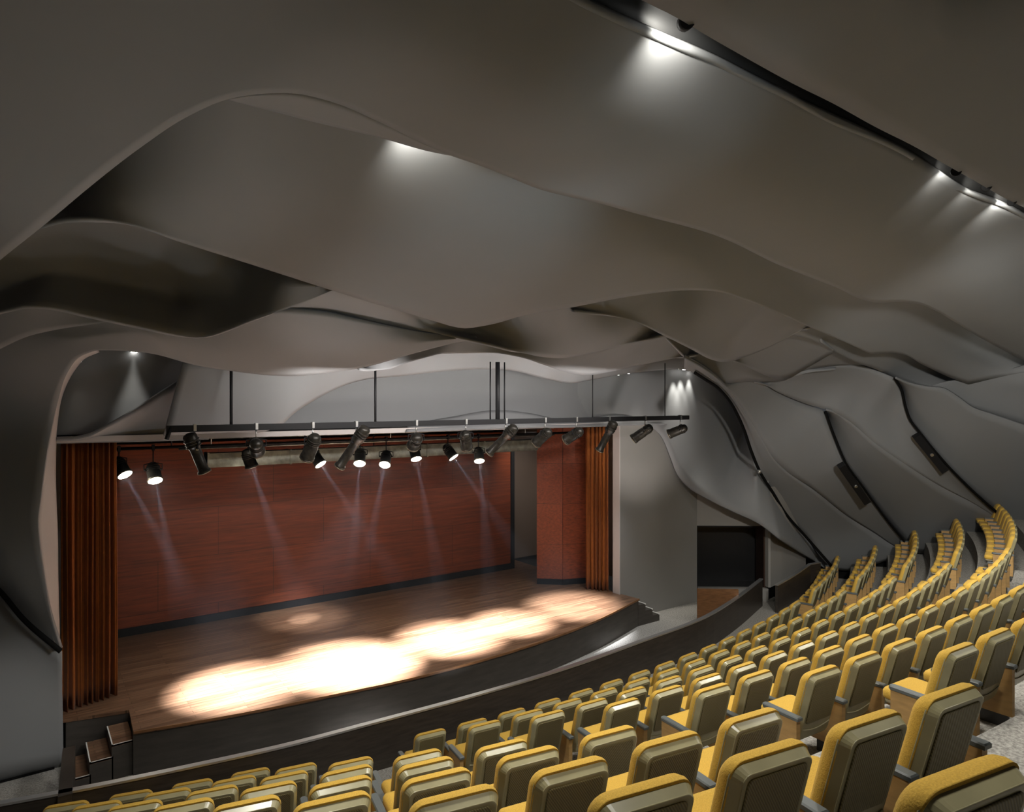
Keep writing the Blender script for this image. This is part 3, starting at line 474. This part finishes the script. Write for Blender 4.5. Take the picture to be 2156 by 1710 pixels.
# angled wing panel
t = empty('wing_panel', (12.6, 15.2, SZ))
w1 = wall_path([(12.08 - 12.6, 15.62 - 15.2), (12.62 - 12.6, 15.12 - 15.2)], .06, .16, 4.5).build('panel_leaf', 'redwood'); w1.parent = t
w2 = wall_path([(12.62 - 12.6, 15.12 - 15.2), (13.28 - 12.6, 14.86 - 15.2)], .06, .16, 4.5).build('panel_leaf', 'redwood'); w2.parent = t
w3 = wall_path([(12.08 - 12.6, 15.61 - 15.2), (12.62 - 12.6, 15.11 - 15.2), (13.28 - 12.6, 14.85 - 15.2)], .07, 0, .16).build('plinth', 'black'); w3.parent = t
tag(t, 'folded reddish wood wing panel beside the right stage curtain', 'panel')

def curtain(name, p0, p1, z0, z1, folds, amp, label):
    p0, p1 = Vector((*p0, 0)), Vector((*p1, 0)); d = p1 - p0; nrm = Vector((-d.y, d.x, 0)).normalized()
    n = folds * 14; cols = []
    o0 = (p0 + p1) / 2
    rows = 14
    v = []; f = []
    for i in range(n + 1):
        u = i / n
        ph = 2 * PI * folds * (u + .018 * math.sin(9 * u + 1)); 
        w = math.sin(ph) + .35 * math.sin(2.3 * ph + 1)
        for j in range(rows + 1):
            q = j / rows; zz = z0 + (z1 - z0) * q
            aa = amp * (1.15 - .35 * q) * (1 + .2 * math.sin(13 * u + 3 * q))
            p = p0 + d * (u + .006 * math.sin(5 * q + 7 * u)) + nrm * w * aa - o0
            v.append((p.x, p.y, zz - z0 + (.012 * math.sin(ph) if j == 0 else 0)))
    for i in range(n):
        for j in range(rows):
            a = i * (rows + 1) + j; f.append((a, a + rows + 1, a + rows + 2, a + 1))
    me = bpy.data.meshes.new(name); me.from_pydata(v, [], f)
    for p in me.polygons: p.use_smooth = True
    me.materials.append(M['curtain']); o = bpy.data.objects.new(name, me); COL.objects.link(o); o.location = (o0.x, o0.y, z0)
    sd = o.modifiers.new('thickness', 'SOLIDIFY'); sd.thickness = .008
    return tag(o, label, 'curtain')
curtain('stage_curtain', (.60, 13.85), (1.42, 14.12), SZ + .015, 5.36, 9, .055, 'tall rust brown pleated curtain at the left side of the stage')
curtain('stage_curtain', (12.86, 14.42), (13.22, 13.86), SZ + .015, 5.36, 6, .05, 'narrow orange brown pleated curtain at the right side of the stage')

# proscenium: header, side wall, doorway
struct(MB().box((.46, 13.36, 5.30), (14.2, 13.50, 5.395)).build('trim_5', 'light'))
struct(MB().box((.46, 13.50, 5.30), (14.2, 13.74, 5.42)).build('trim_6', 'black'))
struct(MB().box((.40, 13.50, .0), (.50, 13.80, 5.9)).build('trim_7', 'black'))
wf = MB()
wf.box((13.24, 13.45, 0), (16.42, 13.65, 5.38)); struct(wf.build('wall_front', 'panel'))
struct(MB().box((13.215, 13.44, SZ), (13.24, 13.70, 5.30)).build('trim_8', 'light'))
# side wall turning towards the seats, with the dark opening in it
DA, DB = Vector((16.42, 13.47, 0)), Vector((18.12, 12.19, 0)); du_ = (DB - DA).normalized(); dn = Vector((-du_.y, du_.x, 0))
def dquad(p, q, n0, n1, z0, z1):
    return [((p + dn * n0).x, (p + dn * n0).y), ((q + dn * n0).x, (q + dn * n0).y), ((q + dn * n1).x, (q + dn * n1).y), ((p + dn * n1).x, (p + dn * n1).y)]
wl = MB(); wl.prism(dquad(DA, DB, 0, .2, 0, 0), 0, .385); wl.prism(dquad(DA, DB, 0, .2, 0, 0), 2.25, 3.6)
struct(wl.build('wall_front', 'panel'))
struct(wall_path([(18.14, 12.21), (18.9, 12.32), (20.0, 12.55), (20.95, 12.78)], .12, .43, 3.4).build('wall_right', 'panel'))
struct(wall_path([(18.24, 12.35), (18.9, 12.44), (20.0, 12.67), (20.95, 12.9)], .06, -.02, .43).build('baseboard_front', 'black'))
struct(MB().prism([(18.08, 12.17), (18.14, 12.13), (18.22, 12.27), (18.14, 12.32)], .43, 3.2).build('trim_9', 'panel'))
M['vest'] = mat('vestibule_black', (.010, .010, .011), .35)
M['jamb'] = mat('brown_door_leaf', (.035, .016, .010), .4)
v_ = MB(); v_.prism(dquad(DA, DB, .95, 1.05, 0, 0), 0, 2.6); v_.prism(dquad(DA - du_ * .1, DA, .2, 1.05, 0, 0), 0, 2.6); v_.prism(dquad(DB, DB + du_ * .1, .2, 1.05, 0, 0), 0, 2.6)
v_.prism(dquad(DA, DB, .2, .95, 0, 0), 2.3, 2.4); v_.prism(dquad(DA, DB, .2, .95, 0, 0), .28, .36)
struct(v_.build('wall_back', 'vest'))
struct(MB().prism(dquad(DB - du_ * .10, DB - du_ * .03, .12, .85, 0, 0), .385, 2.24).build('door_1', 'jamb'))
struct(MB().prism(dquad(DA, DA + du_ * .03, -.015, .1, 0, 0), .385, 2.25).prism(dquad(DA, DB, -.015, .1, 0, 0), 2.22, 2.25).build('trim_9', 'blackmetal'))
# recess under the right wall
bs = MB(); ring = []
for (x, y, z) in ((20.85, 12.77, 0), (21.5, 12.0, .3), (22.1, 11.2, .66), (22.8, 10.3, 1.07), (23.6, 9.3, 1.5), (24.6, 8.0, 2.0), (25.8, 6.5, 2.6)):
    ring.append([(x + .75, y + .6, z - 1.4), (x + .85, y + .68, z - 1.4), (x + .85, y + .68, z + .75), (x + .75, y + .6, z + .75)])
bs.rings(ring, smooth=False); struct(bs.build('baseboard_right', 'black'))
struct(MB().box((-4, 13.42, 0), (.48, 13.46, .03)).build('baseboard_left', 'black'))

# ---------------------------------------------------------------- rigging
TY, TZ = 12.2, 5.53
t = empty('lighting_truss', (8.2, TY, TZ))
def tb(name, pts, r, m_, par, org): 
    o = MB().tube([Vector(p) - Vector(org) for p in pts], r, 10).build(name, m_); o.parent = par; return o
org = (8.2, TY, TZ)
b_ = MB().box((1.93 - 8.2, -.03, -.055), (14.55 - 8.2, .03, .055)).build('bar', 'blackmetal', t)
for x, zt, r in ((2.92, 6.50, .025), (5.54, 6.55, .022), (8.18, 6.66, .016), (8.37, 6.66, .05), (8.55, 6.66, .016), (11.11, 6.50, .012), (13.63, 6.8, .012)):
    tb('hanger_rod', [(x, TY, TZ + .05), (x, TY, zt + .15)], r, 'blackmetal', t, org)
tb('hanger_rod', [(1.93, TY - .02, TZ - .17), (1.99, TY, TZ + .03)], .035, 'blackmetal', t, org)
tag(t, 'long black suspended lighting bar in front of the stage opening', 'lighting bar')
t = empty('stage_batten', (7, 14.6, 5.09)); org = (7, 14.6, 5.09)
tb('pipe', [(1.45, 14.6, 5.09), (12.6, 14.6, 5.09)], .03, 'blackmetal', t, org)
for x in (2.4, 5.0, 7.6, 10.2): tb('hanger_rod', [(x, 14.6, 5.1), (x, 14.6, 5.76)], .012, 'blackmetal', t, org)
tag(t, 'black lighting pipe hung just behind the stage opening', 'lighting bar')
t = empty('stage_batten', (7, 15.0, 5.2)); org = (7, 15.0, 5.2)
tb('pipe', [(2.6, 15.0, 5.22), (12.2, 15.0, 5.22)], .022, 'galv', t, org)
tb('pipe', [(2.6, 15.0, 5.02), (12.2, 15.0, 5.02)], .022, 'galv', t, org)
for x in (3.2, 5.2, 7.2, 9.2, 11.2): tb('strut', [(x, 15.0, 5.02), (x, 15.0, 5.76)], .012, 'galv', t, org)
tag(t, 'pair of galvanised pipes above the duct over the stage', 'pipes')
du = MB().box((3.2 - 7.5, -.16, 0), (11.9 - 7.5, .16, .30)).build('duct', 'galv', loc=(7.5, 15.5, 4.58))
for i in range(6): MB().box((3.2 - 7.5 + i * 1.72, -.175, -.015), (3.2 - 7.5 + i * 1.72 + .04, .175, .315)).build('flange', 'galv', du)
for x in (4.2, 7.0, 9.8): MB().tube([(x - 7.5, 0, .3), (x - 7.5, 0, 1.17)], .012, 6).build('hanger', 'blackmetal', du)
tag(du, 'galvanised metal duct running across the top of the stage', 'duct')

def fixture(hang, tip_dir, length, kind, label, group, lit=False, drop=.16, mm='fixture'):
    """a stage lantern: clamp and yoke hang plumb, the housing points along tip_dir"""
    h = Vector(hang); dr = Vector(tip_dir).normalized()
    t = empty('stage_spotlight', h)
    piv = Vector((0, 0, -drop - .10))
    side = dr.cross(Vector((0, 0, 1)));  side = side.normalized() if side.length > .05 else Vector((1, 0, 0))
    R = .105 if kind == 'profile' else .125
    MB().box((-.022, -.045, -.02), (.022, .045, .09)).tube([(0, 0, -.02), (0, 0, -drop + .03)], .012, 8).build('clamp', 'chrome' if mm == 'chromeish' else 'blackmetal', t)
    y_ = MB(); w = R + .035
    a, b = piv + side * w, piv - side * w
    top = Vector((0, 0, -drop + .03))
    y_.tube([a, a + Vector((0, 0, .10)), top + side * .03, top - side * .03, b + Vector((0, 0, .10)), b], .010, 6)
    y_.tube([a, a - side * .05], .018, 8); y_.tube([b, b + side * .05], .018, 8)
    y_.build('yoke', 'blackmetal', t)
    L = length * 1.12
    back = piv - dr * L * .38
    if kind == 'profile':
        prof = [(0, .04), (.02, .09), (.05, .11), (L * .34, .115), (L * .36, .095), (L * .42, .085), (L * .95, .085), (L * .96, .105), (L, .105)]
    else:
        prof = [(0, .03), (.015, .07), (.05, .10), (.10, .11), (L * .45, .115), (L * .47, .122), (L * .9, .122), (L * .91, .132), (L, .132)]
    hb = MB(); hb.tube([back + dr * s for s, _ in prof], [r for _, r in prof], 20)
    ho = hb.build('housing', 'fixture', t)
    for p in ho.data.polygons: p.use_smooth = True
    for s in ((.12, .17, .22) if kind == 'profile' else (.10, .14, .18)):
        f_ = MB().tube([back + dr * s, back + dr * (s + .012)], [.126, .126], 20); f_.build('cooling_fin', 'fixture', ho)
    rim = MB().tube([back + dr * (L - .004), back + dr * (L + .012)], [prof[-1][1] + .006] * 2, 20); rim.build('lens_rim', 'lensrim', t)
    le = MB().tube([back + dr * (L + .011), back + dr * (L + .018)], [prof[-1][1] - .008, prof[-1][1] - .02], 20); lo = le.build('lens', 'lamp_on' if lit else 'lens', t)
    if kind == 'profile':
        k_ = MB().box((-.02, -.02, -.02), (.02, .02, .02), Matrix.Translation(back + dr * L * .4 + side * .09)); k_.build('shutter_knob', 'chrome', t)
    tag(t, label, 'spotlight', group)
    return h + back + dr * (L + .03), dr
def sdir(dx, dy, depth=0.):   # a direction seen leaning this way on the bar, in hall axes
    return RGT * dx + FWD * depth + Vector((0, 0, -dy))
FX = [ # x on bar, direction, length, kind, label
 (2.35, sdir(.25, .9, .25), .62, 'profile', 'large dark spotlight pointing down, leftmost on the front lighting bar'),
 (3.33, sdir(-.25, .45, .9), .36, 'par', 'round dark spotlight second from the left on the front bar'),
 (4.32, sdir(-.42, .75, .45), .50, 'par', 'dark spotlight tilted down left, third on the front bar'),
 (5.15, sdir(-.62, .85, .25), .86, 'profile', 'long black spotlight tilted down left, fourth on the front bar'),
 (6.41, sdir(-.35, .55, .75), .36, 'par', 'compact dark spotlight fifth from the left on the front bar'),
 (7.56, sdir(.05, .7, .6), .40, 'par', 'compact dark spotlight sixth from the left on the front bar'),
 (8.58, sdir(-.70, .72, .3), .78, 'profile', 'long spotlight with coppery side just right of the thick central rod'),
 (9.66, sdir(-.55, .55, .5), .46, 'par', 'grey spotlight tilted down left, fifth from the right end of the bar'),
 (10.59, sdir(-.65, .45, .5), .46, 'par', 'grey spotlight tilted down left, fourth from the right end of the bar'),
 (11.64, sdir(-.40, .85, .3), .74, 'profile', 'long black spotlight hanging in front of the right curtain'),
 (12.89, sdir(-.72, .55, .3), .52, 'par', 'shiny spotlight tilted left, second from the right end of the bar'),
 (14.22, sdir(-.75, .35, .4), .46, 'par', 'small spotlight at the far right end of the front bar')]
TIPS = []
for x, dr_, L, kind, lab in FX:
    TIPS.append(fixture((x, TY, TZ - .02), dr_, L, kind, lab, 'spotlights on the front lighting bar', mm='chromeish', drop=.20))
BX = [ # lit lanterns on the batten: lens spot (x,z), aim
 (1.60, 4.62, (3.4, 13.6, .73), 'leftmost glowing lamp beside the left stage curtain'),
 (2.10, 4.48, (2.6, 13.4, .73), 'black lit spotlight second from the left inside the stage opening'),
 (3.90, 4.63, (5.6, 16.4, .73), 'bright glowing lamp third from the left inside the stage opening'),
 (5.30, 4.61, (7.6, 13.6, .73), 'glowing lamp behind the third front bar spotlight'),
 (6.19, 4.58, (5.4, 13.3, .73), 'glowing lamp behind the long black fourth front bar spotlight'),
 (6.80, 4.52, (5.4, 13.2, .73), 'small lit lamp below the duct, just right of its brightest part'),
 (7.61, 4.61, (8.0, 13.6, .73), 'bright glowing lamp under the fifth front bar spotlight'),
 (8.63, 4.60, (11.2, 13.6, .73), 'small glowing lamp left of the thick central rod'),
 (9.38, 4.47, (9.2, 13.6, .73), 'rightmost small glowing lamp inside the stage opening')]
BT = []
for x, z, aim, lab in BX:
    L = .34; A = Vector(aim)
    lens = Vector((x, 14.6, z)); dr_ = (A - lens).normalized()
    dr_ = (dr_ + (CAM - lens).normalized() * .35).normalized()
    hang_z = 5.06
    # housing pivot sits so that the lens ends near (x, z)
    piv = lens - dr_ * (L * .62 + .03)
    BT.append((fixture((piv.x, 14.6, hang_z), dr_, L, 'par', lab, 'lit lamps inside the stage opening', lit=True, drop=max(hang_z - piv.z - .10, .1))[0], A))

# slim wall fixtures on the black wall joints
def wall_unit(p0, p1, label):
    p0, p1 = Vector(p0), Vector(p1); mid = (p0 + p1) / 2; d = (p1 - p0)
    nrm = (CAM - mid).normalized(); sd = d.cross(nrm).normalized()
    out = sd.cross(d).normalized()
    t = empty('wall_speaker', mid)
    mb = MB(); n = len(mb.v)
    q = [[(a + sd * sx * .10 + out * oz) - mid for sx, oz in ((-1, -.06), (1, -.06), (1, .10), (-1, .10))] for a in (p0, p0.lerp(p1, .5), p1)]
    mb.rings(q, smooth=False); mb.build('cabinet', 'blackmetal', t)
    MB().tube([mid - mid + out * .09, out * .15], .045, 10).build('knob', 'chrome', t)
    tag(t, label, 'speaker')
for a, b, lab in [([18.881, 10.398, 4.175], [20.407, 10.456, 2.991], 'slim black speaker on the middle black joint of the right wall'), ([20.131, 8.953, 5.03], [21.127, 8.64, 4.027], 'slim black speaker on the upper black joint of the right wall')]: wall_unit(a, b, lab)
jn = MB().tube([Vector((0, 0, -.05)), Vector((0, 0, .05))], .05, 10).build('joint_stud', 'chrome', loc=(17.128, 11.812, 3.961))
tag(jn, 'small shiny metal stud on the leftmost black joint of the right wall', 'stud')

# recessed downlights
def downlight(name, p, d, label, group, r=.05, power=20, size=60, blend=.6, col=(1, .97, .88), vis=True):
    p = Vector(p); d = Vector(d).normalized()
    t = empty(name, p)
    MB().tube([-d * .07, d * .0], [r + .012, r + .012], 14).build('can', 'blackmetal', t)
    MB().tube([d * .001, d * .012], [r, r * .9], 14).build('lens', 'lamp_soft', t)
    tag(t, label, 'downlight', group)
    spot(p + d * .03, d, power, size, blend, col)
def spot(p, d, power, size, blend=.5, col=(1, .95, .88), rad=.04):
    l = bpy.data.lights.new('spot', 'SPOT'); l.energy = power; l.spot_size = math.radians(size); l.spot_blend = blend; l.color = col; l.shadow_soft_size = rad
    o = bpy.data.objects.new('spot_light', l); COL.objects.link(o); o.location = p
    o.rotation_euler = Vector(d).to_track_quat('-Z', 'Y').to_euler(); return o
def area(p, d, power, sx, sy, col=(1, .96, .9), spread=180):
    l = bpy.data.lights.new('area', 'AREA'); l.shape = 'RECTANGLE'; l.size = sx; l.size_y = sy; l.energy = power; l.color = col; l.spread = math.radians(spread)
    o = bpy.data.objects.new('area_light', l); COL.objects.link(o); o.location = p
    o.rotation_euler = Vector(d).to_track_quat('-Z', 'Y').to_euler(); return o
for x, y, z, lab, pw in [(0.809, 13.42, 6.636, 'leftmost downlight above the left stage recess', 25), (0.976, 13.42, 6.799, 'bright downlight above the left stage recess', 90), (1.619, 13.42, 6.825, 'right downlight above the left stage recess', 50), (12.825, 13.12, 6.663, 'leftmost faint downlight above the right stage recess', 30), (13.21, 13.12, 6.709, 'second faint downlight above the right stage recess', 20), (13.898, 13.12, 6.802, 'third faint downlight above the right stage recess', 45), (15.188, 13.12, 6.888, 'brightest downlight above the right stage recess', 220), (15.45, 13.12, 6.868, 'middle bright downlight above the right stage recess', 190), (15.778, 13.12, 6.822, 'rightmost bright downlight above the right stage recess', 120)]:
    downlight('downlight', (x, y, z), (0.02, .10, -1), lab, 'downlights above the stage recesses', power=pw, size=42, blend=.9)
for p, aim, lab, pw in [([3.63, 3.082, 8.523], [3.787, 3.355, 8.599], 'hidden bright lamp at the near end of the upper ceiling slot', 60), ([8.229, 3.253, 8.463], [8.66, 3.482, 8.531], 'left bright lamp near the right end of the upper ceiling slot', 22), ([9.083, 3.273, 8.457], [9.541, 3.499, 8.527], 'middle bright lamp near the right end of the upper ceiling slot', 22), ([9.972, 3.316, 8.446], [10.532, 3.523, 8.52], 'right bright lamp at the right end of the upper ceiling slot', 60), ([2.804, 5.408, 8.32], [3.269, 5.985, 8.428], 'hidden lamp glowing under the lower ceiling lip on the left', 50)]:
    p = Vector(p); d = Vector(aim) - p
    downlight('downlight', p, d, lab, 'lamps hidden in the ceiling slots', r=.04, power=pw, size=120, blend=.9)

# ---------------------------------------------------------------- stage lights
WARM = (.90, .94, 1)
POOLS = [((2.9, 13.2), (3.30, 13.25), 900, 30), ((5.85, 12.0), (5.40, 12.95), 1600, 34), ((7.2, 12.3), (7.75, 13.15), 1100, 30), ((9.0, 12.3), (9.45, 13.2), 800, 26), ((10.6, 12.3), (11.5, 13.35), 520, 30), ((5.9, 12.6), (5.65, 16.45), 150, 20)]
for (x, y), (tx, ty), pw, sz in POOLS:
    p = Vector((x, y, 5.0)); spot(p, Vector((tx, ty, SZ)) - p, pw * 17, sz * 1.22, 1, WARM, .05)
for x in (3.5, 6.5, 9.5, 12.0):
    p = Vector((x, 11.8, 5.1)); spot(p, Vector((x, 13.1, SZ)) - p, 280, 75, 1, WARM, .1)
for p, A in BT:
    spot(p, A - p, 3000 if 3.5 < p.x < 4.3 else 1900, 11, .8, (.80, .88, 1), .02)
hz = MB().box((1.5, 13.78, SZ + .01), (12.6, 17.44, 5.05)).build('stage_haze', 'black')
hm = bpy.data.materials.new('thin_haze'); hm.use_nodes = True; hn = hm.node_tree; hn.nodes.clear()
ho_ = hn.nodes.new('ShaderNodeOutputMaterial'); hv = hn.nodes.new('ShaderNodeVolumeScatter')
hv.inputs['Color'].default_value = (.85, .9, 1, 1); hv.inputs['Density'].default_value = .013; hv.inputs['Anisotropy'].default_value = .2
hn.links.new(hv.outputs['Volume'], ho_.inputs['Volume']); hz.data.materials.clear(); hz.data.materials.append(hm)
tag(hz, 'thin haze in the light beams over the stage', 'haze', kind='stuff')
# house lights in the ceiling folds
for x in (2, 5.5, 9, 12.5, 16, 19.5):
    spot(Vector((x, 5.4, 7.5)), Vector((.05, -.02, -1)), 600, 150, 1, (1, .98, .9), .3)
for x in (3, 8, 13):
    spot(Vector((x, 1.6, 7.9)), Vector((.05, .05, -1)), 260, 140, 1, (1, .98, .9), .3)
# unseen fill light added behind the camera to brighten the ceiling folds
area((3, -3, 3.2), (.5, .8, .6), 90, 5, 1.5, (.97, .98, 1))
# unseen uplights added over the pit walkway to brighten the ceiling undersides
for x, e in ((2.8, 110), (7, 200), (11.5, 190)):
    spot(Vector((x, 11.1, .5)), Vector((.1, -.1, 1)), e, 150, 1, (.93, .96, 1), .3)
# unseen spots added to brighten dim stretches of wall
p = Vector((8, 1.5, 7.4)); spot(p, Vector((21.5, 9.5, 3.5)) - p, 3000, 60, 1, (1, .98, .92), .3)
p = Vector((12.2, 9.8, 3.0)); spot(p, Vector((14.2, 13.45, 4.9)) - p, 520, 52, 1, (1, .93, .88), .2)
p = Vector((12.3, 16.0, 5.3)); spot(p, Vector((13.4, 18.5, 2.8)) - p, 160, 70, 1, (1, .93, .85), .1)
p = Vector((2.2, 8.2, 3.4)); spot(p, Vector((-.15, 13.4, .9)) - p, 420, 30, 1, (1, .98, .93), .2)
# unseen strip light added to brighten the header wall
area((7.6, 10.5, 6.1), (0, 1, 0), 120, 8, .1, (1, .95, .92), 120)
# unseen cool spots added to put a glow on the big folds
p = Vector((5, .8, 5.8)); spot(p, Vector((4.4, 6.9, 7.75)) - p, 380, 30, 1, (.78, .92, 1), .3)
p = Vector((5, -.5, 5.5)); spot(p, Vector((4.2, 4.1, 8.2)) - p, 150, 30, 1, (.78, .92, 1), .3)
p = Vector((8.5, 14.7, 4.6)); spot(p, Vector((12.35, 15.4, 2.8)) - p, 170, 40, 1, (1, .93, .85), .1)  # added spot, brightens the left leaf of the wing panel
p = Vector((2.5, 7.8, 3.4)); spot(p, Vector((.55, 5.6, 7.8)) - p, 130, 60, 1, (1, .98, .95), .3)  # added spot, lifts the left edge of the large upper fold
p = Vector((4.6, 11.0, 2.2)); spot(p, Vector((3.7, 9.3, 7.3)) - p, 150, 28, 1, (1, .97, .95), .2)  # added spot, brightens the ceiling band above the stage front


# ---------------------------------------------------------------- world, camera, view
w = bpy.data.worlds.new('World'); SC.world = w; w.use_nodes = True
w.node_tree.nodes['Background'].inputs['Color'].default_value = (.9, .93, 1, 1); w.node_tree.nodes['Background'].inputs['Strength'].default_value = .05
cam = bpy.data.cameras.new('Camera'); co = bpy.data.objects.new('Camera', cam); COL.objects.link(co)
cam.sensor_width = 36; cam.lens = 36 * 1450 / 2156; cam.shift_y = -13 / 2156; cam.clip_start = .05
co.location = CAM; co.rotation_euler = (PI / 2, 0, 0.94868 - PI / 2)
SC.camera = co
SC.view_settings.view_transform = 'Standard'; SC.view_settings.look = 'None'; SC.view_settings.gamma = 1; SC.view_settings.exposure = 0
SC.cycles.use_denoising = True; SC.cycles.use_adaptive_sampling = True; SC.cycles.adaptive_threshold = .035
SC.cycles.max_bounces = 5; SC.cycles.diffuse_bounces = 3; SC.cycles.glossy_bounces = 2; SC.cycles.volume_bounces = 0
SC.cycles.sample_clamp_indirect = 8
